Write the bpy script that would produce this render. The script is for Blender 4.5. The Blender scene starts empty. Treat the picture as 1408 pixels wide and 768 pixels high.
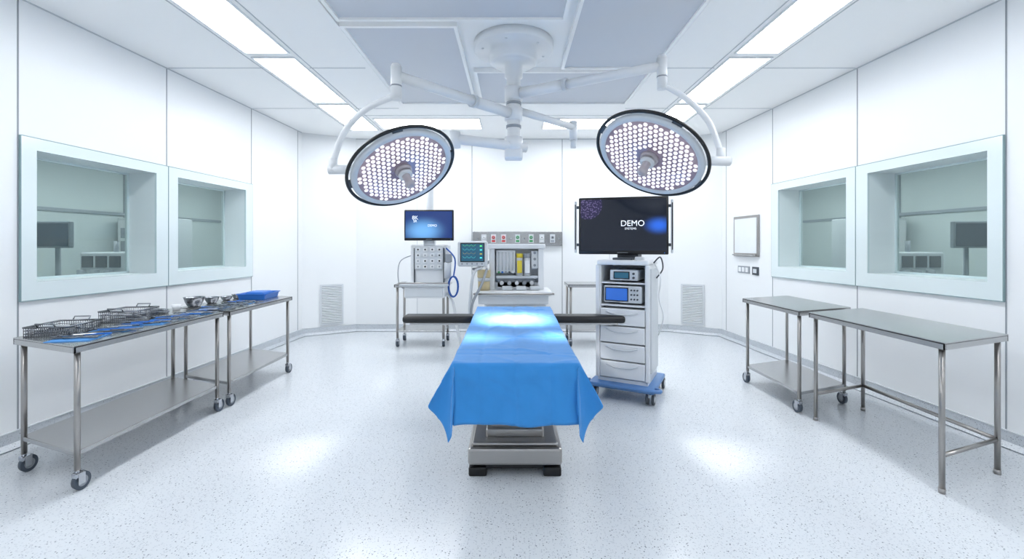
import bpy, bmesh, math, random
from mathutils import Matrix, Vector
random.seed(7)
scene=bpy.context.scene
pi=math.pi
# ------------------------------------------------------------ materials
def lin(c):
    o=[]
    for v in c[:3]:
        v/=255.0
        o.append(v/12.92 if v<=0.04045 else ((v+0.055)/1.055)**2.4)
    return (*o,1.0)
def new_mat(name):
    m=bpy.data.materials.new(name); m.use_nodes=True
    nt=m.node_tree; b=nt.nodes['Principled BSDF']
    return m,nt,b
def mat(name,col,rough=.5,metal=0,spec=.5,es=0,ecol=None,noise=.03,nscale=8,bump=0,coat=0,stretch=None,sheen=0):
    m,nt,b=new_mat(name)
    N=nt.nodes; L=nt.links
    b.inputs['Roughness'].default_value=rough
    b.inputs['Metallic'].default_value=metal
    b.inputs['Specular IOR Level'].default_value=spec
    if coat: b.inputs['Coat Weight'].default_value=coat; b.inputs['Coat Roughness'].default_value=.08
    if sheen: b.inputs['Sheen Weight'].default_value=sheen; b.inputs['Sheen Roughness'].default_value=.6
    tc=N.new('ShaderNodeTexCoord'); mp=N.new('ShaderNodeMapping'); L.new(tc.outputs['Object'],mp.inputs[0])
    if stretch: mp.inputs['Scale'].default_value=stretch
    nz=N.new('ShaderNodeTexNoise'); nz.inputs['Scale'].default_value=nscale; nz.inputs['Detail'].default_value=3
    L.new(mp.outputs[0],nz.inputs['Vector'])
    c=lin(col)
    mx=N.new('ShaderNodeMix'); mx.data_type='RGBA'
    mx.inputs[6].default_value=tuple(x*(1-noise) for x in c[:3])+(1,)
    mx.inputs[7].default_value=tuple(min(1,x*(1+noise)) for x in c[:3])+(1,)
    L.new(nz.outputs[0],mx.inputs[0]); L.new(mx.outputs[2],b.inputs['Base Color'])
    if bump:
        bp=N.new('ShaderNodeBump'); bp.inputs['Strength'].default_value=bump; bp.inputs['Distance'].default_value=.01
        L.new(nz.outputs[0],bp.inputs['Height']); L.new(bp.outputs[0],b.inputs['Normal'])
    if es:
        b.inputs['Emission Color'].default_value=lin(ecol or col); b.inputs['Emission Strength'].default_value=es
    return m
def glass(name,tint=(235,245,245),r0=.03,rg=.55,haze=0.0,hazecol=(190,215,215)):
    m=bpy.data.materials.new(name); m.use_nodes=True; nt=m.node_tree; N=nt.nodes; L=nt.links
    N.clear(); out=N.new('ShaderNodeOutputMaterial')
    t=N.new('ShaderNodeBsdfTransparent'); t.inputs[0].default_value=lin(tint)
    g=N.new('ShaderNodeBsdfGlossy'); g.inputs['Roughness'].default_value=.02; g.inputs[0].default_value=(.95,1,1,1)
    lw=N.new('ShaderNodeLayerWeight'); lw.inputs[0].default_value=.5
    pw=N.new('ShaderNodeMath'); pw.operation='POWER'; pw.inputs[1].default_value=4; L.new(lw.outputs['Facing'],pw.inputs[0])
    mu=N.new('ShaderNodeMath'); mu.operation='MULTIPLY_ADD'; mu.inputs[1].default_value=rg; mu.inputs[2].default_value=r0; L.new(pw.outputs[0],mu.inputs[0])
    mx=N.new('ShaderNodeMixShader'); L.new(mu.outputs[0],mx.inputs[0]); L.new(t.outputs[0],mx.inputs[1]); L.new(g.outputs[0],mx.inputs[2])
    last=mx
    if haze:
        d=N.new('ShaderNodeBsdfDiffuse'); d.inputs[0].default_value=lin(hazecol)
        m2=N.new('ShaderNodeMixShader'); m2.inputs[0].default_value=haze
        L.new(mx.outputs[0],m2.inputs[1]); L.new(d.outputs[0],m2.inputs[2]); last=m2
    L.new(last.outputs[0],out.inputs[0]); return m
def floor_mat(name,base,dark,mid,rough):
    m,nt,b=new_mat(name); N=nt.nodes; L=nt.links
    geo=N.new('ShaderNodeNewGeometry')
    def layer(scale,thr,keep,col,prev,offs):
        mp=N.new('ShaderNodeMapping'); mp.inputs['Location'].default_value=offs; L.new(geo.outputs['Position'],mp.inputs[0])
        v=N.new('ShaderNodeTexVoronoi'); v.inputs['Scale'].default_value=scale; L.new(mp.outputs[0],v.inputs['Vector'])
        lt=N.new('ShaderNodeMath'); lt.operation='LESS_THAN'; lt.inputs[1].default_value=thr; L.new(v.outputs['Distance'],lt.inputs[0])
        sep=N.new('ShaderNodeSeparateColor'); L.new(v.outputs['Color'],sep.inputs[0])
        l2=N.new('ShaderNodeMath'); l2.operation='LESS_THAN'; l2.inputs[1].default_value=keep; L.new(sep.outputs[0],l2.inputs[0])
        mu=N.new('ShaderNodeMath'); mu.operation='MULTIPLY'; L.new(lt.outputs[0],mu.inputs[0]); L.new(l2.outputs[0],mu.inputs[1])
        mx=N.new('ShaderNodeMix'); mx.data_type='RGBA'; L.new(mu.outputs[0],mx.inputs[0]); mx.inputs[7].default_value=lin(col)
        if prev is None: mx.inputs[6].default_value=lin(base)
        else: L.new(prev.outputs[2],mx.inputs[6])
        return mx
    a=layer(95,.38,.5,mid,None,(0,0,0))
    a=layer(50,.18,.5,dark,a,(3.3,1.7,.2))
    a=layer(72,.22,.35,tuple(int((x+y)/2) for x,y in zip(dark,base)),a,(9.3,4.7,.6))
    L.new(a.outputs[2],b.inputs['Base Color'])
    b.inputs['Roughness'].default_value=rough
    b.inputs['Specular IOR Level'].default_value=.6
    return m
def grille_mat(name):
    m,nt,b=new_mat(name); N=nt.nodes; L=nt.links
    geo=N.new('ShaderNodeNewGeometry')
    v=N.new('ShaderNodeTexVoronoi'); v.inputs['Scale'].default_value=42; v.inputs['Randomness'].default_value=0
    L.new(geo.outputs['Position'],v.inputs['Vector'])
    lt=N.new('ShaderNodeMath'); lt.operation='LESS_THAN'; lt.inputs[1].default_value=.33; L.new(v.outputs['Distance'],lt.inputs[0])
    mx=N.new('ShaderNodeMix'); mx.data_type='RGBA'; L.new(lt.outputs[0],mx.inputs[0])
    mx.inputs[6].default_value=lin((208,212,219)); mx.inputs[7].default_value=lin((140,149,161))
    L.new(mx.outputs[2],b.inputs['Base Color']); b.inputs['Roughness'].default_value=.6
    return m

M={}
M['wall']=mat('wall_panel_white',(237,240,242),.32,spec=.4,noise=.012,nscale=1.2)
M['ceil']=mat('ceiling_white',(251,252,252),.55,noise=.006,nscale=1.5)
M['seam']=mat('seam_grey',(150,156,162),.6)
M['softseam']=mat('seam_light',(196,202,207),.6)
M['floor']=floor_mat('terrazzo_vinyl',(218,223,228),(112,120,131),(200,206,213),.20)
M['cove']=floor_mat('terrazzo_cove',(200,206,212),(126,134,142),(180,187,195),.4)
M['grille']=grille_mat('perforated_diffuser')
M['white']=mat('white_enamel',(232,235,238),.28,spec=.5,noise=.01)
M['white2']=mat('white_plastic',(210,215,220),.4,noise=.02)
M['grey']=mat('grey_plastic',(150,157,165),.45)
M['dgrey']=mat('dark_grey_plastic',(70,76,84),.5)
M['black']=mat('black_plastic',(14,15,18),.35,noise=.1)
M['blackpad']=mat('black_vinyl',(20,21,24),.42,noise=.15,nscale=60,bump=.1)
M['steel']=mat('brushed_steel',(186,186,186),.27,metal=.95,noise=.06,nscale=10,stretch=(30,1,1))
M['steel2']=mat('steel_tube',(168,165,162),.3,metal=1,noise=.04)
M['steelbase']=mat('steel_cover',(176,173,170),.3,metal=1,noise=.05,stretch=(1,1,30))
M['chrome']=mat('polished_steel',(190,193,198),.14,metal=1)
M['instr']=mat('instrument_steel',(112,118,126),.2,metal=1)
M['mesh']=mat('wire_mesh_steel',(134,138,144),.25,metal=1)
M['rubber']=mat('rubber_tyre',(74,84,96),.6)
M['drape']=mat('blue_drape',(48,140,214),.7,spec=.25,noise=.09,nscale=9,bump=.5,sheen=.25)
M['blue']=mat('blue_plastic',(34,110,200),.4)
M['cloth']=mat('blue_wrap',(74,140,204),.8,noise=.1,nscale=30,bump=.4)
M['bluebase']=mat('blue_cart_base',(88,132,188),.35)
M['hose']=mat('blue_hose',(22,84,170),.4)
M['frost']=mat('frosted_glass_border',(222,234,236),.12,spec=.6,noise=.01,coat=.3)
M['edge']=mat('glass_edge',(140,165,168),.2)
M['light']=mat('led_panel',(255,255,255),.5,es=10.5,ecol=(250,252,255))
M['adjfill']=mat('adjoining_fill_glow',(255,255,255),.5,es=14,ecol=(242,248,248))  # glow for unseen panels, added to brighten the adjoining rooms
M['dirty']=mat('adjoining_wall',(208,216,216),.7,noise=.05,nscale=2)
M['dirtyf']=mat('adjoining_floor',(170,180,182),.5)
M['lampface']=mat('lamp_lens',(150,134,146),.2,es=.03,ecol=(238,214,232))
M['led']=mat('lamp_led',(255,252,254),.3,es=.75,ecol=(255,251,254))
M['handle']=mat('lamp_handle',(178,172,178),.35)
M['lampbody']=mat('lamp_housing',(206,213,220),.25)
M['red']=mat('red_outlet',(200,40,40),.4)
M['green']=mat('green_outlet',(40,150,80),.4)
M['yellow']=mat('yellow_label',(226,206,60),.4)
M['beige']=mat('beige_absorber',(206,190,150),.5)
M['glass']=glass('clear_glass',(243,249,249),.02,.30,.04,(200,222,224))
M['glass2']=glass('inner_glass',(224,231,230),.02,.35,.10,(174,192,190))
M['scr_dark']=mat('small_screen_dark',(50,60,72),.3,es=.1,ecol=(40,70,110))
M['scr_teal']=mat('patient_screen',(20,60,80),.15,es=.5,ecol=(50,110,140))
M['cyan']=mat('trace_cyan',(80,230,230),.4,es=.7)
M['greeng']=mat('trace_green',(90,240,120),.4,es=.7)
M['text']=mat('screen_text',(225,232,240),.4,es=.8)
M['bluescr']=mat('scope_screen',(40,80,150),.2,es=.7,ecol=(50,100,190))
M['board']=mat('whiteboard_surface',(226,232,236),.2)

def screen_mat(name,base,glow,gc,gr,lattice=None):
    m,nt,b=new_mat(name); N=nt.nodes; L=nt.links
    tc=N.new('ShaderNodeTexCoord')
    def dist(c,sc=(1,1,1)):
        mp=N.new('ShaderNodeMapping'); mp.inputs['Scale'].default_value=sc
        mp.inputs['Location'].default_value=tuple(-c[i]*sc[i] for i in range(3)); L.new(tc.outputs['Object'],mp.inputs[0])
        le=N.new('ShaderNodeVectorMath'); le.operation='LENGTH'; L.new(mp.outputs[0],le.inputs[0]); return le.outputs['Value']
    d=dist(gc,(1,1,1.6))
    mr=N.new('ShaderNodeMapRange'); mr.interpolation_type='SMOOTHERSTEP'; mr.inputs[1].default_value=0; mr.inputs[2].default_value=gr; mr.inputs[3].default_value=1; mr.inputs[4].default_value=0
    L.new(d,mr.inputs[0])
    mx=N.new('ShaderNodeMix'); mx.data_type='RGBA'; mx.inputs[6].default_value=lin(base); mx.inputs[7].default_value=lin(glow); L.new(mr.outputs[0],mx.inputs[0])
    col=mx.outputs[2]
    if lattice:
        c,r=lattice
        d2=dist(c)
        inn=N.new('ShaderNodeMath'); inn.operation='LESS_THAN'; inn.inputs[1].default_value=r; L.new(d2,inn.inputs[0])
        v=N.new('ShaderNodeTexVoronoi'); v.inputs['Scale'].default_value=55; L.new(tc.outputs['Object'],v.inputs['Vector'])
        lt=N.new('ShaderNodeMath'); lt.operation='LESS_THAN'; lt.inputs[1].default_value=.38; L.new(v.outputs['Distance'],lt.inputs[0])
        mu=N.new('ShaderNodeMath'); mu.operation='MULTIPLY'; L.new(inn.outputs[0],mu.inputs[0]); L.new(lt.outputs[0],mu.inputs[1])
        m1=N.new('ShaderNodeMix'); m1.data_type='RGBA'; L.new(inn.outputs[0],m1.inputs[0]); L.new(col,m1.inputs[6]); m1.inputs[7].default_value=lin((34,28,70))
        m3=N.new('ShaderNodeMix'); m3.data_type='RGBA'; L.new(mu.outputs[0],m3.inputs[0]); L.new(m1.outputs[2],m3.inputs[6]); m3.inputs[7].default_value=lin((104,92,140))
        col=m3.outputs[2]
    b.inputs['Base Color'].default_value=(.004,.004,.006,1); b.inputs['Roughness'].default_value=.12
    L.new(col,b.inputs['Emission Color']); b.inputs['Emission Strength'].default_value=1.0
    return m
M['scrBig']=screen_mat('endoscopy_screen',(9,18,34),(40,110,235),(.36,0,.0),.19,((-.36,0,.22),.15))
M['scrSm']=screen_mat('pendant_screen',(16,54,126),(120,190,255),(-.08,0,-.08),.40)

# ------------------------------------------------------------ mesh builder
class MB:
    def __init__(s,name,loc=(0,0,0),rz=0,X=None):
        s.name=name; s.bm=bmesh.new(); s.mats=[]; s.loc=loc; s.rz=rz; s.X=X or Matrix.Identity(4)
    def mi(s,k):
        m=M[k]
        if m not in s.mats: s.mats.append(m)
        return s.mats.index(m)
    def add(s,tb,k,smooth=False,mtx=None):
        T=s.X @ (mtx or Matrix.Identity(4)); i=s.mi(k); vm={}
        for v in tb.verts: vm[v]=s.bm.verts.new(T@v.co)
        flip=T.to_3x3().determinant()<0
        for f in tb.faces:
            vs=[vm[v] for v in f.verts]
            if flip: vs.reverse()
            try: nf=s.bm.faces.new(vs)
            except ValueError: continue
            nf.material_index=i; nf.smooth=smooth and len(vs)<=4
        tb.free()
    def box(s,c,d,k,rot=None,bev=0,seg=2,mtx=None):
        tb=bmesh.new(); bmesh.ops.create_cube(tb,size=1,matrix=Matrix.Diagonal((d[0],d[1],d[2],1)))
        if bev: bmesh.ops.bevel(tb,geom=tb.edges[:],offset=min(bev,min(d)*.49),segments=seg,affect='EDGES',profile=.5)
        T=Matrix.Translation(c)
        if rot: T=T@Matrix.Rotation(rot[2],4,'Z')@Matrix.Rotation(rot[1],4,'Y')@Matrix.Rotation(rot[0],4,'X')
        if mtx: T=mtx@T
        s.add(tb,k,bool(bev) and seg>2,T)
    def bb(s,x0,x1,y0,y1,z0,z1,k,**kw):
        s.box(((x0+x1)/2,(y0+y1)/2,(z0+z1)/2),(abs(x1-x0),abs(y1-y0),abs(z1-z0)),k,**kw)
    def quadx(s,x,y0,y1,z0,z1,k):
        tb=bmesh.new(); tb.faces.new([tb.verts.new(p) for p in ((x,y0,z0),(x,y1,z0),(x,y1,z1),(x,y0,z1))]); s.add(tb,k)
    def cyl(s,p1,p2,r,k,r2=None,n=20,mtx=None):
        p1=Vector(p1);p2=Vector(p2);d=p2-p1
        tb=bmesh.new(); bmesh.ops.create_cone(tb,cap_ends=True,segments=n,radius1=r,radius2=r if r2 is None else r2,depth=d.length)
        T=Matrix.Translation((p1+p2)/2)@d.to_track_quat('Z','Y').to_matrix().to_4x4()
        if mtx: T=mtx@T
        s.add(tb,k,True,T)
    def lathe(s,prof,k,mtx=None,n=48):
        tb=bmesh.new(); rings=[]
        for r,z in prof:
            if r<1e-5: rings.append([tb.verts.new((0,0,z))])
            else: rings.append([tb.verts.new((r*math.cos(2*pi*i/n),r*math.sin(2*pi*i/n),z)) for i in range(n)])
        for a,b in zip(rings,rings[1:]):
            for i in range(n):
                j=(i+1)%n
                if len(a)==1 and len(b)==1: continue
                if len(a)==1: tb.faces.new((a[0],b[j],b[i]))
                elif len(b)==1: tb.faces.new((a[i],a[j],b[0]))
                else: tb.faces.new((a[i],a[j],b[j],b[i]))
        bmesh.ops.recalc_face_normals(tb,faces=tb.faces[:])
        s.add(tb,k,True,mtx)
    def tube(s,pts,r,k,n=10,closed=False,smooth=0,mtx=None):
        P=[Vector(p) for p in pts]
        if smooth:
            Q=[]
            for i in range(len(P)-1):
                p0=P[max(i-1,0)];p1=P[i];p2=P[i+1];p3=P[min(i+2,len(P)-1)]
                for q in range(smooth):
                    t=q/smooth
                    Q.append(.5*((2*p1)+(p2-p0)*t+(2*p0-5*p1+4*p2-p3)*t*t+(-p0+3*p1-3*p2+p3)*t**3))
            Q.append(P[-1]); P=Q
        tb=bmesh.new(); rings=[]; N=len(P); up=None
        for i in range(N):
            if closed: t=(P[(i+1)%N]-P[i-1]).normalized()
            else: t=(P[min(i+1,N-1)]-P[max(i-1,0)]).normalized()
            if up is None:
                up=Vector((0,0,1)) if abs(t.z)<.9 else Vector((1,0,0))
            a=t.cross(up).normalized(); up=a.cross(t).normalized()
            rings.append([tb.verts.new(P[i]+r*(math.cos(2*pi*j/n)*a+math.sin(2*pi*j/n)*up)) for j in range(n)])
        m=N if closed else N-1
        for i in range(m):
            A_=rings[i];B_=rings[(i+1)%N]
            for j in range(n):
                tb.faces.new((A_[j],A_[(j+1)%n],B_[(j+1)%n],B_[j]))
        if not closed:
            tb.faces.new(rings[0]); tb.faces.new(rings[-1])
        bmesh.ops.recalc_face_normals(tb,faces=tb.faces[:])
        s.add(tb,k,True,mtx)
    def done(s,parent=None,bevel=0):
        me=bpy.data.meshes.new(s.name); s.bm.to_mesh(me); s.bm.free()
        for m in s.mats: me.materials.append(m)
        o=bpy.data.objects.new(s.name,me); scene.collection.objects.link(o)
        o.location=s.loc; o.rotation_euler=(0,0,s.rz)
        if parent: o.parent=parent
        return o
def text(name,body,size,loc,rot,parent,k='text',al='CENTER'):
    cu=bpy.data.curves.new(name,'FONT'); cu.body=body; cu.size=size; cu.extrude=.0005; cu.align_x=al
    cu.materials.append(M[k])
    o=bpy.data.objects.new(name,cu); scene.collection.objects.link(o); o.location=loc; o.rotation_euler=rot; o.parent=parent
    return o

# ------------------------------------------------------------ room shell
H=3.45; K=.06; A=math.atan(K); YB=-1.7; YC=7.39; YW=7.83
OP=[(3.47,4.56),(4.83,5.955)]; OUT=[(3.367,4.700),(4.712,6.09)]
Z0,Z1=1.25,2.29; TH=.33
f=MB('floor'); f.bb(-4.5,4.5,YB-.2,8.3,-.1,0,'floor'); f.done()
c=MB('ceiling')
c.bb(-4.5,4.5,YB-.2,8.3,H,H+.1,'ceil')
for y in (-.8,.6,2.0,3.37,4.7,6.09):
    for s in (-1,1):
        c.bb(s*(4-K*y)-s*.02,s*2.68,y-.005,y+.005,H-.004,H,'softseam')
        c.bb(s*2.18,s*1.58,y-.005,y+.005,H-.004,H,'softseam')
for s in (-1,1):
    c.bb(s*2.69,s*2.70,YB,7.3,H-.004,H,'softseam')
    c.bb(s*2.15,s*2.16,YB,7.3,H-.004,H,'softseam')
c.bb(-2.2,2.2,6.42,6.43,H-.004,H,'softseam')
c.done()
g=MB('trim_ceiling_diffuser_grilles')
for (x0,x1,y0,y1) in [(-1.43,.42,2.45,3.60),(.55,1.48,2.45,4.60),(-1.44,-.50,3.74,5.75),(-.38,1.48,4.72,5.75)]:
    g.bb(x0,x1,y0,y1,H-.03,H-.02,'grille')
    for a,b,c_,d in [(x0-.03,x0,y0-.03,y1+.03),(x1,x1+.03,y0-.03,y1+.03),(x0,x1,y0-.03,y0),(x0,x1,y1,y1+.03)]:
        g.bb(a,b,c_,d,H-.05,H,'ceil')
g.bb(-1.50,1.54,5.79,5.83,H-.03,H,'ceil'); g.bb(-1.53,-1.49,2.4,5.83,H-.03,H,'ceil'); g.bb(1.53,1.57,2.4,5.83,H-.03,H,'ceil')
g.done()
def panel(x0,x1,y0,y1):
    p=MB('ceiling_light_panel',loc=((x0+x1)/2,(y0+y1)/2,H)); w=(x1-x0)/2; l=(y1-y0)/2
    p.bb(-w,w,-l,l,-.008,-.004,'light')
    t=.018
    for a,b,c_,d in [(-w-t,-w,-l-t,l+t),(w,w+t,-l-t,l+t),(-w,w,-l-t,-l),(-w,w,l,l+t)]:
        p.bb(a,b,c_,d,-.014,0,'white')
    p.done()
for s in (-1,1):
    for (y0,y1) in [(5.93,7.2),(4.44,5.80),(2.95,4.31),(1.46,2.82),(-.03,1.33),(-1.52,-.16)]:
        x0,x1=sorted((s*2.22,s*2.63)); panel(x0,x1,y0,y1)
    x0,x1=sorted((s*.5,s*2.08)); panel(x0,x1,6.58,7.12)

for side,nm in ((-1,'left'),(1,'right')):
    X0=4.0*side; rz=A*side
    w=MB('wall_'+nm,(X0,0,0),rz)
    o=side
    def wb(y0,y1,z0,z1): w.bb(0,o*TH,y0,y1,z0,z1,'wall')
    wb(YB,YC+.02,0,Z0); wb(YB,YC+.02,Z1,H)
    wb(YB,OP[0][0],Z0,Z1); wb(OP[0][1],OP[1][0],Z0,Z1); wb(OP[1][1],YC+.02,Z0,Z1)
    w.done()
    t=MB('trim_panel_seams_'+nm,(X0,0,0),rz)
    for y in (.6,2.0,3.36,4.706,6.095,7.27):
        for a,b in ([(.13,H)] if y!=4.706 else [(.13,1.11),(2.386,H)]): t.bb(0,-o*.003,y-.005,y+.005,a,b,'seam')
    t.bb(0,-o*.004,YB,YC,H-.012,H,'softseam')
    t.done()
    b=MB('baseboard_'+nm,(X0,0,0),rz)
    b.bb(0,-o*.02,YB,YC,0,.12,'cove'); b.bb(0,-o*.024,YB,YC,.12,.128,'softseam')
    b.box((-o*.03,(YB+YC)/2,.012),(.05,YC-YB,.05),'cove',rot=(0,pi/4,0)); b.done()
    for i in (0,1):
        a0,a1=OUT[i]; b0,b1=OP[i]
        wn=MB('window_%d'%((i+1) if side<0 else (i+3)),(X0,0,0),rz)
        xi=-o*.022
        wn.bb(0,xi,a0,b0,1.11,2.385,'frost'); wn.bb(0,xi,b1,a1,1.11,2.385,'frost')
        wn.bb(0,xi,b0,b1,1.11,Z0,'frost'); wn.bb(0,xi,b0,b1,Z1,2.385,'frost')
        for (p,q,r,s_) in [(a0-.004,a0,1.106,2.389),(a1,a1+.004,1.106,2.389)]: wn.bb(0,xi,p,q,r,s_,'edge')
        wn.bb(0,xi,a0,a1,2.385,2.392,'edge'); wn.bb(0,xi,a0,a1,1.103,1.11,'edge')
        wn.quadx(-o*.014,b0,b1,Z0,Z1,'glass')
        xa,xb=o*(TH-.05),o*(TH-.02)
        wn.bb(xa,xb,b0,b0+.02,Z0,Z1,'frost'); wn.bb(xa,xb,b1-.02,b1,Z0,Z1,'frost')
        wn.bb(xa,xb,b0,b1,Z0,Z0+.02,'frost'); wn.bb(xa,xb,b0,b1,Z1-.02,Z1,'frost')
        wn.quadx(o*(TH-.037),b0+.02,b1-.02,Z0+.02,Z1-.02,'glass2')
        wn.done()
    xf=o*3.2; xn=o*TH
    def surf(name,*bxs):
        r=MB(name+'_adjoining_'+nm,(X0,0,0),rz)
        for b_ in bxs: r.bb(*b_)
        r.done()
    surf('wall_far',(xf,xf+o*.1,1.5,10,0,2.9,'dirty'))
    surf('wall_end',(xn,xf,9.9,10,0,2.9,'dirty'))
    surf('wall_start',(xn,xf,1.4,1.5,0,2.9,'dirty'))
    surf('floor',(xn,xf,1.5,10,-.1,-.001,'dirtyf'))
    surf('ceiling',(xn,xf,1.5,10,2.9,3.0,'dirty'),(o*1.5,o*1.9,4.2,6.6,2.885,2.898,'adjfill'),(o*1.5,o*1.9,7.4,9.3,2.885,2.898,'adjfill'))  # the two glowing strips are added fill, out of view
    surf('trim_rails',(xf-o*.02,xf,5.4,5.46,0,2.9,'grey'),(xf-o*.02,xf,7.4,7.46,0,2.9,'grey'),(xf-o*.03,xf,3.4,9.8,2.05,2.1,'grey'))
    e=MB('equipment_trolley',(side*5.35,5.9,0))
    e.bb(-.35,.35,-.3,.3,.12,1.0,'white2',bev=.02); e.bb(-.3,.3,-.2,.2,1.0,1.45,'white2',bev=.02)
    for k_ in range(4): e.bb(-.3,.3,-.315,-.3,.2+.19*k_,.36+.19*k_,'grey')
    for k_ in range(3): e.bb(-.26+.18*k_,-.12+.18*k_,-.215,-.2,1.25,1.4,'dgrey')
    e.bb(-.42,.42,-.35,.35,1.0,1.03,'steel'); e.cyl((0,0,1.4),(0,0,1.6),.03,'grey')
    for dx in (-.25,-.08,.1): e.cyl((dx,-.22,1.05),(dx,-.22,1.22),.05,'grey')
    for dx in (-.3,.3):
        for dy in (-.25,.25): e.cyl((dx-.02,dy,.06),(dx+.02,dy,.06),.06,'rubber'); e.cyl((dx,dy,.06),(dx,dy,.14),.015,'grey')
    e.done()
    e=MB('monitor_stand',(side*5.2,5.0,0))
    e.lathe([(0,0),(.28,0),(.28,.03),(.05,.06),(0,.06)],'grey'); e.cyl((0,0,.04),(0,0,1.6),.025,'grey')
    e.box((0,-.05,1.66),(.42,.05,.30),'grey',bev=.01); e.box((0,-.078,1.66),(.38,.004,.26),'scr_dark'); e.done()
    e=MB('supply_cabinet',(side*6.2,7.6,0))
    e.bb(-.45,.45,-.25,.25,.08,2.0,'white2',bev=.01); e.bb(-.42,-.01,-.262,-.25,.12,1.96,'white'); e.bb(.01,.42,-.262,-.25,.12,1.96,'white')
    for s in (-1,1): e.cyl((s*.04,-.28,.95),(s*.04,-.28,1.15),.008,'grey',n=8); e.bb(s*.4-.04,s*.4+.04,-.2,.2,0,.08,'dgrey')
    for k_ in range(4): e.bb(-.38,-.05,-.266,-.262,1.0+.22*k_,1.17+.22*k_,'grey')
    e.done()

def slab(name,p,q,k='wall'):
    p=Vector((*p,0));q=Vector((*q,0)); d=q-p; L=d.length; ang=math.atan2(d.y,d.x)
    w=MB(name,tuple(p),ang); w.bb(0,L,0,.2,0,H,k); w.done()
    b=MB('baseboard_'+name[5:],tuple(p),ang); b.bb(0,L,-.02,0,0,.12,'cove'); b.bb(0,L,-.024,0,.12,.128,'softseam')
    b.box((L/2,-.03,.012),(L,.05,.05),'cove',rot=(pi/4,0,0)); b.done()
    return ang,L
PL=(-(4-K*YC),YC); PB=(-2.8,YW)
aL,LL=slab('wall_chamfer_left',PL,PB)
slab('wall_back',PB,(2.8,YW))
aR,LR=slab('wall_chamfer_right',(2.8,YW),(4-K*YC,YC))
rw=MB('wall_rear'); rw.bb(-4.5,4.5,YB-.2,YB,0,H,'wall'); rw.done()
t=MB('trim_panel_seams_back',(0,YW,0))
for px in (490.5,651,775,925): 
    x=(px-706)/600*YW; t.bb(x-.006,x+.006,-.003,0,.13,H,'seam')
for x in (-1.7,1.75): t.bb(x-.004,x+.004,-.003,0,.13,H,'softseam')
t.bb(-2.8,2.8,-.004,0,H-.012,H,'softseam'); t.done()
for p,ang in ((PL,aL),((2.8,YW),aR)):
    cx=.47 if ang>0 else .41
    g=MB('air_return_grille',(p[0]+cx*math.cos(ang)+.001*math.sin(ang),p[1]+cx*math.sin(ang)-.001*math.cos(ang),0),ang)
    w=.19
    g.bb(-w,w,-.02,0,.16,.86,'white2'); g.bb(-w+.03,w-.03,-.022,-.018,.19,.83,'grey')
    for i in range(22):
        g.box((0,-.026,.205+i*.0287),(2*w-.06,.014,.014),'white',rot=(.6,0,0))
    g.done()

def onright(name): return MB(name,(4,0,0),A)
b=onright('writing_board'); b.bb(-.025,-.001,6.38,7.02,1.37,1.99,'steel2',bev=.006); b.bb(-.028,-.02,6.42,6.98,1.42,1.95,'board'); b.bb(-.07,-.02,6.42,6.98,1.385,1.40,'steel'); b.done()
b=onright('wall_switch_plate'); b.bb(-.012,0,6.62,6.92,1.11,1.22,'grey',bev=.004)
for i in range(3): b.bb(-.018,-.01,6.65+.09*i,6.71+.09*i,1.13,1.20,'white')
b.done()
b=onright('wall_control_panel'); b.bb(-.02,0,6.40,6.54,1.10,1.22,'dgrey',bev=.004); b.bb(-.023,-.015,6.43,6.51,1.13,1.19,'white2'); b.done()

g=MB('medical_gas_rail',(.10,YW,1.66))
g.bb(-.80,.80,-.06,0,-.125,.125,'steel',bev=.008)
for x,k in [(-.60,'white'),(-.43,'red'),(-.25,'red'),(0,'green'),(.24,'green'),(.43,'white'),(.62,'grey')]:
    g.box((x,-.066,0),(.09,.012,.15),'white2',bev=.003); g.cyl((x,-.09,.02),(x,-.06,.02),.028,k); g.cyl((x,-.10,.02),(x,-.085,.02),.012,'chrome')
    g.box((x,-.074,-.045),(.06,.004,.03),k)
for x in (-.72,-.12,.12,.74): g.cyl((x,-.066,0),(x,-.058,0),.012,'grey',n=10)
g.done()

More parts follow.
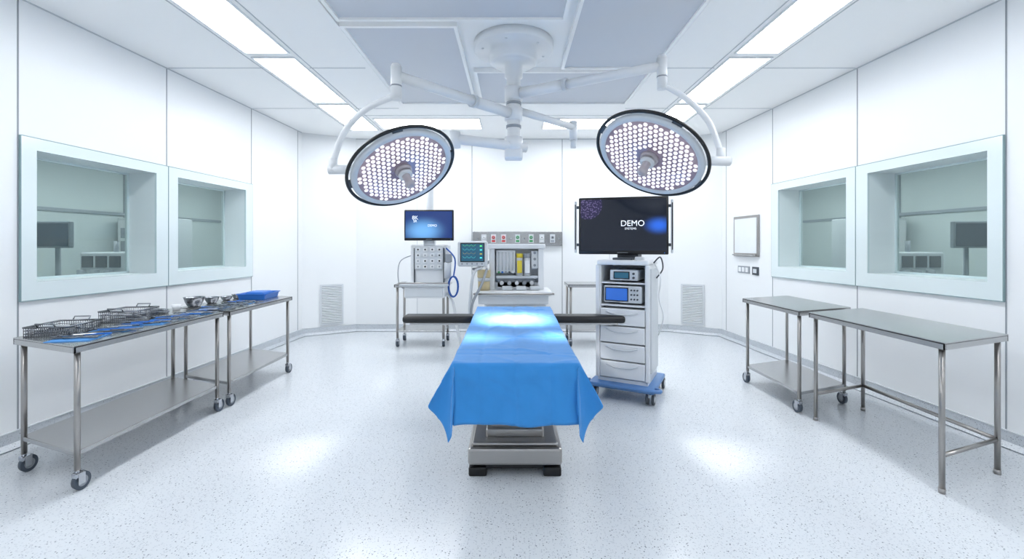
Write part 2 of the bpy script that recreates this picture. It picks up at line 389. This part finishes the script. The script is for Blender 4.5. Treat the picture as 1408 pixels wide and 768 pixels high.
# ------------------------------------------------------------ steel work tables
def castor(m,x,y,r=.055):
    m.cyl((x,y,.11),(x,y,.15),.016,'chrome',n=12)
    m.box((x,y+.005,.10),(.05,.06,.03),'chrome',bev=.006)
    for s in (-1,1): m.box((x+s*.024,y+.015,.075),(.005,.045,.07),'chrome')
    m.cyl((x-.018,y+.025,r),(x+.018,y+.025,r),r,'rubber',n=24); m.cyl((x-.021,y+.025,r),(x+.021,y+.025,r),r*.6,'grey',n=20); m.cyl((x-.024,y+.025,r),(x+.024,y+.025,r),.01,'chrome',n=10)
def worktable(name,side,xf,y0,y1,W,z,skew,wheels=True,shelf=.25,Hf=False):
    X=Matrix.Identity(4); X[1][0]=skew*side
    m=MB(name,(xf,y0,0),0,X); L=y1-y0; o=side
    m.bb(0,o*W,0,L,z-.012,z,'steel'); 
    m.bb(0,o*.012,0,L,z-.045,z-.006,'steel'); m.bb(o*(W-.012),o*W,0,L,z-.045,z-.006,'steel')
    m.bb(0,o*W,0,.012,z-.045,z-.006,'steel'); m.bb(0,o*W,L-.012,L,z-.045,z-.006,'steel')
    m.bb(o*.02,o*(W-.02),.02,L-.02,z-.03,z-.014,'steel2')
    zb=.13 if wheels else .012
    for x in (.04,W-.04):
        for y in (.045,L-.045):
            m.cyl((o*x,y,zb),(o*x,y,z-.03),.019,'steel2',n=18)
            if wheels: castor(m,o*x,y)
            else: m.cyl((o*x,y,0),(o*x,y,.03),.022,'steel2',n=16)
    if Hf:
        m.cyl((o*(W-.04),.045,.23),(o*(W-.04),L-.045,.23),.014,'steel2'); m.cyl((o*.04,.045,.23),(o*(W-.04),.045,.23),.014,'steel2'); m.cyl((o*.04,L-.045,.23),(o*(W-.04),L-.045,.23),.014,'steel2')
    else:
        m.bb(o*.03,o*(W-.03),.03,L-.03,shelf-.03,shelf,'steel',bev=.004)
    return m.done()
SK=.38
worktable('steel_instrument_table',-1,-2.69,2.68,4.07,.66,.92,SK)
worktable('steel_instrument_table',-1,-2.67,4.12,5.30,.66,.92,SK,shelf=.24)
worktable('steel_work_table',1,2.64,2.66,3.88,.68,.945,SK,wheels=False,Hf=True)
worktable('steel_instrument_table',1,2.60,3.95,4.92,.66,.945,SK,shelf=.2)
worktable('steel_instrument_table',-1,-1.0,6.58,7.1,.78,.95,0,shelf=.25)
worktable('steel_instrument_table',1,.85,6.58,7.1,.85,.95,0,shelf=.25)

# ------------------------------------------------------------ instruments
TZ=.9205
def wire_basket(loc,rz,w,l,h):
    m=MB('sterilisation_basket',loc,rz)
    m.bb(-w/2,w/2,-l/2,l/2,0,.004,'mesh')
    for z in (h,h*.66,h*.33,.004):
        m.tube([(-w/2,-l/2,z),(w/2,-l/2,z),(w/2,l/2,z),(-w/2,l/2,z)],.007 if z==h else .0025,'mesh',closed=True,n=6)
    n=18
    for i in range(n+1):
        x=-w/2+w*i/n
        for y in (-l/2,l/2): m.cyl((x,y,0),(x,y,h),.0022,'mesh',n=5)
        y=-l/2+l*i/n
        for x in (-w/2,w/2): m.cyl((x,y,0),(x,y,h),.0022,'mesh',n=5)
    for i in range(18):
        x=random.uniform(-w*.3,w*.3); y=random.uniform(-l*.36,l*.36); a=random.uniform(-.6,.6)
        m.box((x,y,.012+.0026*i),(.15,.012,.007),random.choice(['chrome','instr','instr','white2','dgrey']),rot=(0,0,a))
    for sy in (-1,1): m.tube([(-.05,sy*l/2,h),(-.05,sy*(l/2+.02),h+.025),(.05,sy*(l/2+.02),h+.025),(.05,sy*l/2,h)],.005,'mesh',n=6)
    m.done()
wire_basket((-3.18,3.10,TZ),.2,.26,.30,.065)
wire_basket((-3.17,3.62,TZ),.1,.26,.28,.09)
ins=MB('surgical_instruments',(-2.88,2.9,TZ))
def pair(x,y,a,L,z=.008):
    T=Matrix.Translation((x,y,z))@Matrix.Rotation(a,4,'Z')
    for s in (-1,1):
        ins.tube([(0,0,0),(L*.25,s*.004,0),(L*.5,-s*.002,.0),(L*.8,-s*.022,0)],.0048,'instr',n=6,smooth=3,mtx=T)
        c0=Vector((L*.9,-s*.026,0)); ins.tube([c0+Vector((.022*math.cos(t*pi/5),.014*math.sin(t*pi/5),0)) for t in range(10)],.004,'instr',n=5,closed=True,mtx=T)
    ins.cyl((L*.42,0,-.004),(L*.42,0,.006),.008,'instr',n=10,mtx=T)
def knife(x,y,a,L,k='instr',z=.006):
    T=Matrix.Translation((x,y,z))@Matrix.Rotation(a,4,'Z')
    ins.box((0,0,0),(L*.65,.014,.009),k,bev=.002,mtx=T); ins.box((L*.42,0,0),(L*.22,.010,.004),'instr',mtx=T)
for (x,y,w_,l_,a,k) in [(.0,.0,.24,.22,.25,'cloth'),(-.02,.30,.24,.18,.1,'cloth'),(.02,.55,.22,.16,.3,'cloth'),(-.02,.82,.24,.14,.2,'cloth'),(.02,1.06,.24,.14,.15,'cloth'),(-.02,1.36,.24,.16,.2,'cloth'),(-.02,1.75,.24,.2,.2,'cloth')]:
    ins.box((x,y,.003),(w_,l_,.006),k,rot=(0,0,a))
for i in range(42):
    y=-.06+i*.032; x=random.uniform(-.05,.05); a=random.choice([0,pi])+random.uniform(-.3,.3)+.35
    if i%3==0: pair(x,y,a,.18,.014)
    elif i%3==1: knife(x,y,a,.22,random.choice(['instr','blue','dgrey','chrome']),.014)
    else: knife(x,y,a,.24,random.choice(['blue','instr']),.012)
for i in range(22):
    y=1.28+i*.03; x=random.uniform(-.14,.04)
    if i%2: pair(x,y,random.uniform(-.5,.5),.15,.012)
    else: knife(x,y,random.uniform(-.5,.5),.2,random.choice(['blue','instr','dgrey']),.012)
ins.done()
def bowl(loc,r,h,name='steel_bowl'):
    m=MB(name,loc); m.lathe([(0,0),(r*.55,0),(r*.6,.004),(r*.85,h*.5),(r,h),(r*1.06,h+.001),(r*.97,h-.003),(r*.8,h*.5),(r*.5,.008),(0,.008)],'mesh',n=36); m.done()
bowl((-3.22,4.42,TZ),.09,.095); bowl((-3.22,4.68,TZ),.07,.065); bowl((-3.22,4.92,TZ),.06,.045); bowl((-3.22,5.1,TZ),.05,.05)
m=MB('specimen_cup',(-3.23,4.20,TZ)); m.lathe([(0,0),(.03,0),(.035,.05),(.04,.05),(.03,.005),(0,.005)],'white',n=24); m.done()
m=MB('kidney_dish',(-3.21,3.98,TZ)); 
m.tube([(-.07,0,.035),(0,.02,.035),(.07,0,.035),(.08,-.04,.035),(.03,-.035,.035),(-.03,-.035,.035),(-.08,-.04,.035)],.006,'mesh',n=8,closed=True); m.bb(-.075,.075,-.045,.02,0,.03,'mesh',bev=.012); m.done()
m=MB('blue_plastic_tray',(-2.98,5.14,TZ),.1)
m.bb(-.13,.13,-.17,.17,0,.006,'blue')
for s in (-1,1):
    m.box((s*.14,0,.033),(.006,.36,.065),'blue',rot=(0,s*.35,0)); m.box((0,s*.18,.033),(.28,.006,.065),'blue',rot=(-s*.35,0,0))
m.tube([(-.155,-.195,.062),(.155,-.195,.062),(.155,.195,.062),(-.155,.195,.062)],.006,'blue',closed=True,n=6); m.box((0,0,.05),(.2,.26,.06),'blue',bev=.02); m.done()

# ------------------------------------------------------------ operating table
ot=MB('operating_table',(.02,2.9,0))
ot.bb(-.315,.315,0,1.15,.075,.19,'steelbase',bev=.018); ot.bb(-.29,.29,.03,1.12,.19,.215,'steelbase',bev=.01)
ot.bb(-.28,.28,.04,1.1,.04,.075,'black')
for sx in (-1,1):
    for y in (.06,1.08): ot.box((sx*.25,y,.03),(.12,.11,.06),'black',bev=.01)
ot.bb(-.20,.20,.12,.75,.21,.27,'steelbase',bev=.01); ot.bb(-.165,.165,.16,.68,.26,.46,'steelbase',bev=.006); ot.bb(-.145,.145,.18,.66,.45,.62,'steel'); ot.bb(-.125,.125,.2,.64,.6,.76,'steelbase')
ot.bb(-.24,.24,-.3,1.5,.74,.79,'dgrey',bev=.01)
for sx in (-1,1): ot.bb(sx*.30-.012,sx*.30+.012,-.35,1.65,.74,.775,'steel')
ot.bb(-.30,.30,-.42,.55,.79,.865,'blackpad',bev=.02,seg=3); ot.bb(-.30,.30,.56,1.74,.79,.865,'blackpad',bev=.02,seg=3)
for sx in (-1,1):
    ot.box((sx*.76,1.55,.795),(.72,.19,.075),'blackpad',bev=.03,seg=4)
    ot.box((sx*.72,1.55,.748),(.66,.12,.02),'steel')
    ot.cyl((sx*.36,1.55,.70),(sx*.36,1.55,.76),.025,'steel'); ot.box((sx*.34,1.55,.745),(.1,.07,.04),'dgrey')
table=ot.done()

def drape():
    W=.335; y0,y1=2.43,4.66; hs=.27; hf=.34; hb=.18; top=.885
    bm=bmesh.new(); NA,NB=120,170
    grid=[]
    rnd=random.Random(3)
    wr=[(rnd.uniform(-.3,.3),rnd.uniform(2.2,4.5),rnd.uniform(0,pi),rnd.uniform(.15,.4)) for _ in range(18)]
    for j in range(NB+1):
        b=(y0-hf)+(y1+hb-(y0-hf))*j/NB; row=[]
        for i in range(NA+1):
            a=-(W+hs)+2*(W+hs)*i/NA
            s=-1 if a<0 else 1
            t=(b-y0)/(y1-y0); t=max(0,min(1,t))
            Wt=W+.04*t
            da=max(0,abs(a)-W); db=max(0,y0-b); dh=max(0,b-y1)
            x=s*min(abs(a)/W,1)*Wt; y=min(max(b,y0),y1); z=top
            fl=.10+.36*(1-t)**4
            if db>0 or da>0:
                if dh>0: r=math.hypot(da,dh); dx,dy=(da/r if r else 0),(dh/r)
                else: r=math.hypot(da,db); dx,dy=(da/r),(-db/r)
                if db==0: fx,fy=fl,.16
                else: fx=.06+.40*dx**3; fy=.16
                flr=math.hypot(dx*fx,dy*fy)
                rr=max(0,r-.015); e=.012*min(1,r/.02)
                x+=s*dx*(r*fx+e); y+=dy*(r*fy+e); z-=rr*math.sqrt(max(0,1-flr*flr))
                amp=min(1,r/.2)
                if db==0 or dh>0: x+=s*amp*.016*math.sin(b*10+s)
                elif da==0: y+=-amp*(.018*math.sin(a*12+.6)+.008*math.sin(a*27))
                else:
                    ph=math.atan2(db,da); x+=s*amp*.02*math.sin(ph*5); y-=amp*.02*math.sin(ph*6+1)
            elif dh>0:
                z-=dh*.97; y+=dh*.15
            for cb in (2.25,2.62,3.1,3.6,4.1): z-=.005*math.exp(-((b-cb)/.014)**2)
            for ca in (-.2,0,.2):
                q=.005*math.exp(-((a-ca)/.012)**2)
                if db>0: y+=q
                else: z-=q
            for (wa,wb_,an_,ln) in wr:
                u=(a-wa)*math.cos(an_)+(b-wb_)*math.sin(an_); v=-(a-wa)*math.sin(an_)+(b-wb_)*math.cos(an_)
                q=.007*math.exp(-(v/.02)**2-(u/ln)**2)
                if db>0: y-=q
                else: z+=q
            row.append(bm.verts.new((x+.02,y,z)))
        grid.append(row)
    for j in range(NB):
        for i in range(NA):
            fc=bm.faces.new((grid[j][i],grid[j][i+1],grid[j+1][i+1],grid[j+1][i])); fc.smooth=True
    me=bpy.data.meshes.new('surgical_drape'); bm.to_mesh(me); bm.free(); me.materials.append(M['drape'])
    o=bpy.data.objects.new('surgical_drape',me); scene.collection.objects.link(o)
    so=o.modifiers.new('thick','SOLIDIFY'); so.thickness=.003; so.offset=1
    return o
dr=drape()

# ------------------------------------------------------------ surgical lights
CX,CY=.015,4.14
mt=MB('ceiling_mount_column',(CX,CY,0))
mt.lathe([(0,H),(.375,H),(.375,3.39),(.36,3.37),(.23,3.365),(.225,3.27),(.20,3.25),(.085,3.245),(.085,3.13),(.065,3.12),(.062,2.44),(.05,2.42),(0,2.42)],'white',n=64)
for z in (2.97,2.78,2.50): mt.lathe([(.062,z-.065),(.085,z-.06),(.085,z+.06),(.062,z+.065)],'white',n=36)
for z in (2.88,2.66): mt.lathe([(.062,z-.012),(.072,z-.012),(.072,z+.012),(.062,z+.012)],'grey',n=36)
for k_ in range(6):
    a=k_*pi/3+.3; mt.cyl((.3*math.cos(a),.3*math.sin(a),3.365),(.3*math.cos(a),.3*math.sin(a),3.37),.012,'white2',n=10)
mt.cyl((0,0,2.83),(.62,.50,2.80),.036,'white'); mt.cyl((.64,.52,2.66),(.64,.52,2.86),.042,'white'); mt.cyl((.64,.52,2.58),(.64,.52,2.67),.03,'white2')
mt.cyl((.12,.02,2.47),(-.52,-.2,2.50),.045,'white'); mt.box((.0,0,2.40),(.17,.14,.10),'white',bev=.02,seg=3)
mt.cyl((-.53,-.205,2.42),(-.53,-.205,2.56),.05,'white')
mount=mt.done()

def surg(joint_z,joint,hubz,path,stub,center,n,R=.415):
    m=MB('surgical_light',center)
    C=Vector(center)
    def q(p): return Vector(p)-C
    hub=Vector((CX,CY,hubz)); j=Vector((joint[0],joint[1],joint_z[1]-.06))
    d=(j-hub).normalized()
    m.cyl(q(hub+d*.09),q(hub+d*.55),.050,'white',r2=.046); m.cyl(q(hub+d*.54),q(j),.040,'white',r2=.036)
    m.cyl(q(hub+d*.53),q(hub+d*.57),.054,'white2')
    m.cyl(q((joint[0],joint[1],joint_z[0])),q((joint[0],joint[1],joint_z[1])),.038,'white')
    m.cyl(q((joint[0],joint[1],joint_z[0]+.09)),q((joint[0],joint[1],joint_z[0]+.10)),.0395,'grey')
    m.lathe([(0,0),(.038,0),(.03,.02),(0,.03)],'white',mtx=Matrix.Translation(q((joint[0],joint[1],joint_z[1]))),n=20)
    m.tube([q(p) for p in path],.022,'white',n=14,smooth=8)
    m.cyl(q(path[-1])+Vector((0,0,.03)),q(path[-1])-Vector((0,0,.07)),.032,'white')
    m.cyl(q(stub[0]),q(stub[1]),.034,'white')
    n=Vector(n).normalized(); T=n.to_track_quat('Z','Y').to_matrix().to_4x4()
    r=R
    sv=q(stub[1]); inpl=(sv-n*sv.dot(n)).normalized()*(r*.88)
    m.cyl(sv,inpl-n*.02,.028,'white2')
    m.lathe([(0,-.10),(r*.35,-.095),(r*.75,-.07),(r*.90,-.03),(r*.94,.0),(r*.94,.022),(r*.91,.032),(r*.84,.030),(r*.83,.024)],'lampbody',mtx=T,n=72)
    m.lathe([(r*.84,.024),(r*.83,.018),(r*.3,.022),(0,.022)],'lampface',mtx=T,n=72)
    ring=[(r*math.cos(2*pi*i/80),r*math.sin(2*pi*i/80),.005) for i in range(80)]
    m.tube(ring,.012,'black',n=10,closed=True,mtx=T)
    for i in range(4):
        a=i*pi/2+.6
        m.box((r*.965*math.cos(a),r*.965*math.sin(a),.004),(.04,.07,.02),'dgrey',rot=(0,0,a),mtx=T)
    sp=.0405; rows=int(r/sp)+2
    for a in range(-rows,rows+1):
        for b in range(-rows,rows+1):
            x=sp*(a+b*.5); y=sp*b*.866; rr=math.hypot(x,y)
            if .082<rr<r*.80:
                m.lathe([(.0145,.021),(.0135,.025),(0,.026)],'led',mtx=T@Matrix.Translation((x,y,0)),n=8)
    m.lathe([(0,.022),(.066,.022),(.062,.04),(.05,.045),(0,.045)],'handle',mtx=T,n=32)
    m.lathe([(.03,.04),(.034,.07),(.028,.09),(.03,.13),(.036,.15),(.034,.17),(.02,.18),(0,.18)],'handle',mtx=T,n=24)
    m.lathe([(.05,.06),(.052,.055),(.052,.075),(.03,.08)],'white2',mtx=T,n=24)
    return m.done()
L1=surg((2.57,2.80),(-.82,3.09),2.78,[(-.82,3.09,2.59),(-.86,3.09,2.585),(-1.06,3.12,2.50),(-1.22,3.15,2.34),(-1.30,3.17,2.14)],
     [(-1.33,3.17,2.09),(-1.17,3.18,2.09)],(-.805,3.2,2.105),(.46,-.40,-.80),R=.40)
L2=surg((2.74,2.98),(1.155,3.36),2.97,[(1.155,3.36,2.76),(1.20,3.35,2.75),(1.33,3.32,2.65),(1.47,3.26,2.46),(1.53,3.2,2.22)],
     [(1.58,3.17,2.15),(1.38,3.15,2.15)],(.985,3.1,2.175),(-.49,-.38,-.79),R=.40)
def spot(name,parent,pos,target,energy,ang,blend=.8,size=.12):
    l=bpy.data.lights.new(name,'SPOT'); l.energy=energy; l.spot_size=ang; l.spot_blend=blend; l.shadow_soft_size=size; l.color=(1,.98,.96)
    o=bpy.data.objects.new(name,l); scene.collection.objects.link(o)
    P=Vector(pos); o.parent=parent; o.location=P-Vector(parent.location)
    o.rotation_euler=(Vector(target)-P).to_track_quat('-Z','Y').to_euler()
spot('beam_table',L1,(-.64,3.06,1.8),(.02,3.85,.88),560,.42,blend=1)
spot('beam_floor',L1,(-.64,3.06,1.8),(1.36,3.2,0),270,.29,blend=1)
spot('beam_table',L2,(.84,2.96,1.85),(.02,3.85,.88),560,.42,blend=1)
spot('beam_floor',L2,(.84,2.96,1.85),(-1.36,3.2,0),270,.29,blend=1)

# ------------------------------------------------------------ equipment pendant (left monitor)
pn=MB('equipment_pendant',(-1.17,6.2,0))
base=Vector((CX-.53,CY-.205,2.50))-Vector((-1.17,6.2,0))
pn.cyl(base,(0,0,2.50),.05,'white'); pn.cyl((0,0,2.40),(0,0,2.58),.08,'white')
pn.cyl((0,.02,1.5),(0,.02,2.42),.055,'white')
pn.bb(-.27,.27,-.02,.22,.95,1.55,'white',bev=.02)
pn.bb(-.20,.20,-.06,-.02,1.20,1.53,'white2',bev=.01)
for r_ in range(4):
    for c_ in range(4):
        x=-.15+c_*.1; z=1.24+r_*.08
        pn.box((x,-.065,z),(.06,.012,.05),'white',bev=.003); pn.cyl((x,-.078,z),(x,-.06,z),.012,random.choice(['dgrey','grey','black','grey']),n=12)
pn.bb(-.215,-.20,-.05,.0,1.0,1.5,'dgrey'); pn.bb(.20,.215,-.05,.0,1.0,1.5,'dgrey')
pn.bb(-.36,.30,-.30,.2,.98,1.01,'white2',bev=.008); pn.bb(-.30,.25,-.27,.15,.82,.98,'white',bev=.02); pn.bb(-.28,.23,-.285,-.27,.84,.95,'white2',bev=.005)
pn.tube([(-.36,-.3,1.03),(-.36,-.34,1.03),(.3,-.34,1.03),(.3,-.3,1.03)],.01,'steel2')
pn.cyl((.27,-.1,1.08),(.27,-.1,1.30),.05,'white2'); pn.bb(.24,.32,-.12,0,1.3,1.42,'grey',bev=.01)
for k_ in range(4):
    pn.tube([(.36+.065*math.cos(2*pi*i/24),-.15-.015*k_,.97+.14*math.sin(2*pi*i/24)) for i in range(24)],.011,'hose',closed=True,n=8)
pn.tube([(.25,-.1,1.5),(.38,-.16,1.35),(.36,-.16,1.1)],.01,'hose',smooth=6)
pn.tube([(-.25,0,1.4),(-.40,-.1,1.3),(-.42,-.05,1.0),(-.3,.1,.85)],.007,'grey',smooth=8)
pn.tube([(.2,0,.9),(.34,-.1,.75),(.40,-.1,.4),(.46,-.05,.1),(.5,0,.03)],.022,'white',smooth=8)
pend=pn.done()
def monitor(name,parent,loc,rz,w,h,scr,bez=.02,rails=False):
    m=MB(name,loc,rz)
    m.box((0,.03,0),(w,.05,h),'black',bev=.012,seg=3); m.box((0,.07,0),(w*.6,.05,h*.6),'dgrey',bev=.02)
    m.box((0,.004,-h/2+.018),(w*.12,.004,.004),'grey'); m.cyl((w/2-.04,.004,-h/2+.018),(w/2-.04,.006,-h/2+.018),.005,'blue')
    if rails:
        for s in (-1,1):
            m.box((s*(w/2+.035),.03,-.01),(.022,.05,h*.92),'white2',bev=.008); 
            for z in (-.2,.2): m.box((s*(w/2+.015),.03,z),(.05,.02,.03),'dgrey')
            m.box((s*(w/2+.035),.0,-.01),(.010,.008,h*.8),'black')
    ob=m.done(parent)
    s=MB('screen',(0,0,0)); s.box((0,.0035,.008),(w-2*bez,.004,h-2*bez-.02),scr); s.done(ob)
    return ob
mo=monitor('monitor',pend,(0.01,-.12,1.82),0,.69,.43,'scrSm')
text('label','8K',.075,(-.19,-.002,.08),(pi/2,0,0),mo); text('label','SR',.05,(-.19,-.002,.04),(pi/2,0,0),mo); text('label','DEMO',.045,(.05,-.002,-.02),(pi/2,0,0),mo)
b=MB('bracket',(0,0,0)); b.cyl((0,0,1.5),(0,-.02,1.85),.03,'grey'); b.box((0,.0,1.58),(.16,.1,.1),'white2',bev=.01); b.done(pend)

# ------------------------------------------------------------ anaesthesia machine
an=MB('anaesthesia_machine',(.03,6.35,0))
an.bb(-.42,.46,-.22,.35,.14,.72,'white',bev=.02)
for k_ in range(3): an.bb(-.38,.42,-.235,-.22,.17+.18*k_,.33+.18*k_,'white2',bev=.004); an.tube([(-.1,-.235,.27+.18*k_),(-.1,-.26,.27+.18*k_),(.14,-.26,.27+.18*k_),(.14,-.235,.27+.18*k_)],.006,'grey',n=6)
an.bb(-.46,.5,-.28,.4,.09,.14,'grey',bev=.02)
for x in (-.4,.44):
    for y in (-.22,.34): an.cyl((x-.02,y,.055),(x+.02,y,.055),.055,'rubber'); an.cyl((x,y,.05),(x,y,.1),.015,'grey')
an.bb(-.54,.53,-.32,.3,.84,.90,'white',bev=.02); an.bb(-.50,.48,-.28,.3,.72,.84,'white2',bev=.01)
an.tube([(-.54,-.3,.87),(-.56,-.36,.87),(.55,-.36,.87),(.53,-.3,.87)],.012,'steel2')
an.bb(-.37,.42,.05,.32,.90,1.0,'white2'); an.bb(-.36,-.28,-.05,.32,.9,1.52,'white',bev=.01); an.bb(.35,.43,-.05,.32,.9,1.52,'white',bev=.01)
an.bb(-.38,.45,-.08,.34,1.49,1.56,'white',bev=.012); an.bb(-.30,.37,.15,.32,.95,1.5,'white')
an.bb(-.26,.02,.0,.16,1.14,1.47,'white',bev=.01)
for k_ in range(5): an.cyl((-.22+.05*k_,-.01,1.18),(-.22+.05*k_,-.01,1.44),.011,'white2'); an.cyl((-.22+.05*k_,-.04,1.15),(-.22+.05*k_,.0,1.15),.015,['green','blue','grey','dgrey','white'][k_])
for x in (.08,.19):
    an.cyl((x,.0,1.10),(x,.0,1.36),.045,'white2'); an.cyl((x,.0,1.36),(x,.0,1.42),.048,'yellow' if x<.15 else 'grey'); an.bb(x-.035,x+.035,-.055,-.04,1.14,1.32,'yellow' if x<.15 else 'white')
an.bb(.25,.35,.0,.15,1.2,1.46,'white',bev=.01)
for z in (1.25,1.34,1.43): an.cyl((.30,-.015,z),(.30,.0,z),.028,'white'); an.cyl((.30,-.018,z),(.30,-.014,z),.02,'grey')
an.bb(-.26,.35,-.02,.15,1.06,1.10,'white2'); 
an.bb(-.24,.3,.05,.16,.93,1.05,'grey')
for k_ in range(5): an.cyl((-.18+.11*k_,.02,.99),(-.18+.11*k_,.06,.99),.03,['white','white2','white','grey','white'][k_])
an.cyl((-.43,-.12,.90),(-.43,-.12,1.03),.085,'beige'); an.cyl((-.43,-.12,1.03),(-.43,-.12,1.08),.09,'white2'); an.bb(-.52,-.34,-.2,.0,1.08,1.19,'beige',bev=.015)
for s in (-.05,.05): an.cyl((-.43+s,-.16,1.19),(-.43+s,-.16,1.24),.028,'white')
an.tube([(-.48,-.16,1.22),(-.56,-.3,1.15),(-.60,-.3,.9),(-.62,-.25,.6),(-.55,-.25,.45)],.02,'white2',smooth=8)
an.tube([(-.38,-.16,1.22),(-.45,-.34,1.0),(-.57,-.36,.75),(-.60,-.3,.5)],.018,'grey',smooth=8)
for x in (-.1,.1,.3): an.box((x,-.1,.93),(.14,.12,.05),'white2',bev=.008)
an.tube([(-.36,.1,1.3),(-.5,.05,1.22),(-.58,-.1,1.2)],.022,'grey',smooth=5)
an.box((-.585,-.17,1.42),(.42,.12,.36),'white2',bev=.03,seg=3); an.box((-.585,-.235,1.44),(.34,.01,.27),'black',bev=.004); an.box((-.585,-.242,1.44),(.31,.004,.24),'scr_teal')
for k_,kk in enumerate(['greeng','cyan','yellow','cyan']):
    an.tube([(-.72+.02*i,-.246,1.53-.055*k_+(.018 if i%3==0 else 0)) for i in range(10)],.0012,kk,n=4)
    an.box((-.465,-.246,1.53-.055*k_),(.03,.002,.016),kk)
for k_ in range(5): an.cyl((-.73+.07*k_,-.235,1.28),(-.73+.07*k_,-.228,1.28),.012,'grey',n=10)
an.done()

# ------------------------------------------------------------ endoscopy cart (right)
th=math.radians(-28)
ca=MB('endoscopy_cart',(1.23,4.62,0),th)
w=.25; d=.25
ca.bb(-w,-w+.03,-d,d,.17,1.36,'white',bev=.008); ca.bb(w-.03,w,-d,d,.17,1.36,'white',bev=.008)
ca.bb(-w-.01,w+.01,-d-.02,d+.01,1.34,1.39,'white',bev=.015); ca.bb(-w+.03,w-.03,d-.02,d,.17,1.35,'white2')
ca.bb(-w,w,-d,d,.15,.19,'white'); ca.bb(-w+.03,w-.03,-d+.01,d,.92,.94,'white'); ca.bb(-w+.03,w-.03,-d+.01,d,1.15,1.165,'white')
for s in (-1,1): ca.box((s*(w+.012),-.0,.78),(.03,.36,1.05),'white2',bev=.012); ca.bb(s*w-.02,s*w+.02,-d-.02,-d+.01,.19,1.34,'white',bev=.008)
for k_ in range(4):
    z0=.20+.178*k_
    ca.bb(-w+.025,w-.025,-d-.018,d-.05,z0,z0+.165,'white',bev=.008)
    ca.tube([(-.16,-d-.018,z0+.135),(-.07,-d-.033,z0+.112),(.07,-d-.033,z0+.112),(.16,-d-.018,z0+.135)],.007,'white2',smooth=4,n=8)
ca.bb(-.19,.19,-d-.0,d-.06,.96,1.13,'white2',bev=.008); ca.bb(-.175,.06,-d-.008,-d,.975,1.115,'black'); ca.bb(-.165,.05,-d-.011,-d-.006,.985,1.105,'bluescr')
for i in range(3):
    for j in range(3): ca.cyl((.09+.03*i,-d-.012,1.0+.045*j),(.09+.03*i,-d,1.0+.045*j),.009,'dgrey',n=10)
ca.bb(-.13,.15,-d+.01,d-.06,1.185,1.29,'white2',bev=.008); ca.bb(-.09,.07,-d+.002,-d+.01,1.2,1.275,'black'); ca.bb(-.08,.06,-d-.001,-d+.004,1.21,1.265,'scr_teal'); 
for j in range(2): ca.cyl((.11,-d-.004,1.215+.04*j),(.11,-d+.01,1.215+.04*j),.012,'dgrey',n=12)
ca.bb(-w-.08,w+.08,-d-.10,d+.06,.105,.155,'bluebase',bev=.022,seg=3)
ca.tube([(-w-.08,-d-.02,.15),(-w-.09,-d-.12,.15),(w+.09,-d-.12,.15),(w+.08,-d-.02,.15)],.017,'bluebase',smooth=5)
for x in (-w-.035,w+.035):
    for y in (-d-.06,d+.02):
        ca.cyl((x,y,.09),(x,y,.12),.02,'dgrey')
        ca.box((x,y+.01,.085),(.075,.07,.04),'white2',bev=.015,seg=3)
        for s in (-1,1): ca.cyl((x+s*.028-.012,y+.01,.055),(x+s*.028+.012,y+.01,.055),.055,'dgrey',n=24); ca.cyl((x+s*.036-.006,y+.01,.055),(x+s*.036+.006,y+.01,.055),.03,'white2',n=18)
ca.box((-.02,-.12,1.40),(.2,.12,.025),'dgrey',bev=.006); ca.box((.14,-.1,1.405),(.08,.1,.035),'white2',bev=.008); ca.box((0,.06,1.43),(.22,.18,.06),'dgrey',bev=.01); ca.cyl((0,.10,1.40),(0,.10,1.7),.035,'grey')
ca.tube([(w+.02,.05,1.34),(w+.08,.0,1.2),(w+.06,.02,1.0),(w+.1,.05,.8),(w+.04,.1,.6)],.007,'white',smooth=8); ca.tube([(w+.02,-.05,1.36),(w+.09,-.08,1.42),(w+.10,.0,1.3),(w+.03,.05,1.2)],.007,'dgrey',smooth=8)
ca.tube([(-w,.1,.2),(-w-.06,.08,.03),(-w-.12,.12,.012),(-w-.14,.25,.012),(-w-.1,.5,.012)],.009,'dgrey',smooth=8)
cart=ca.done()
bm_=monitor('monitor',cart,(-.035,-.10,1.745),math.radians(13),.91,.60,'scrBig',bez=.022,rails=True)
text('label','DEMO',.085,(.10,-.003,-.005),(pi/2,0,0),bm_); text('label','SYSTEMS',.03,(.08,-.003,-.042),(pi/2,0,0),bm_)

# ------------------------------------------------------------ world and camera
w=bpy.data.worlds.new('world'); scene.world=w; w.use_nodes=True
w.node_tree.nodes['Background'].inputs[0].default_value=(.8,.9,1,1); w.node_tree.nodes['Background'].inputs[1].default_value=.3
cd=bpy.data.cameras.new('camera'); cd.sensor_width=36; cd.lens=600/1408*36; cd.shift_y=-47/1408; cd.clip_start=.05
co=bpy.data.objects.new('camera',cd); scene.collection.objects.link(co); co.location=(0,0,1.54); co.rotation_euler=(pi/2,0,0)
scene.camera=co
try:
    scene.view_settings.view_transform='Standard'; scene.view_settings.look='None'; scene.view_settings.exposure=0
except Exception as e: print(e)
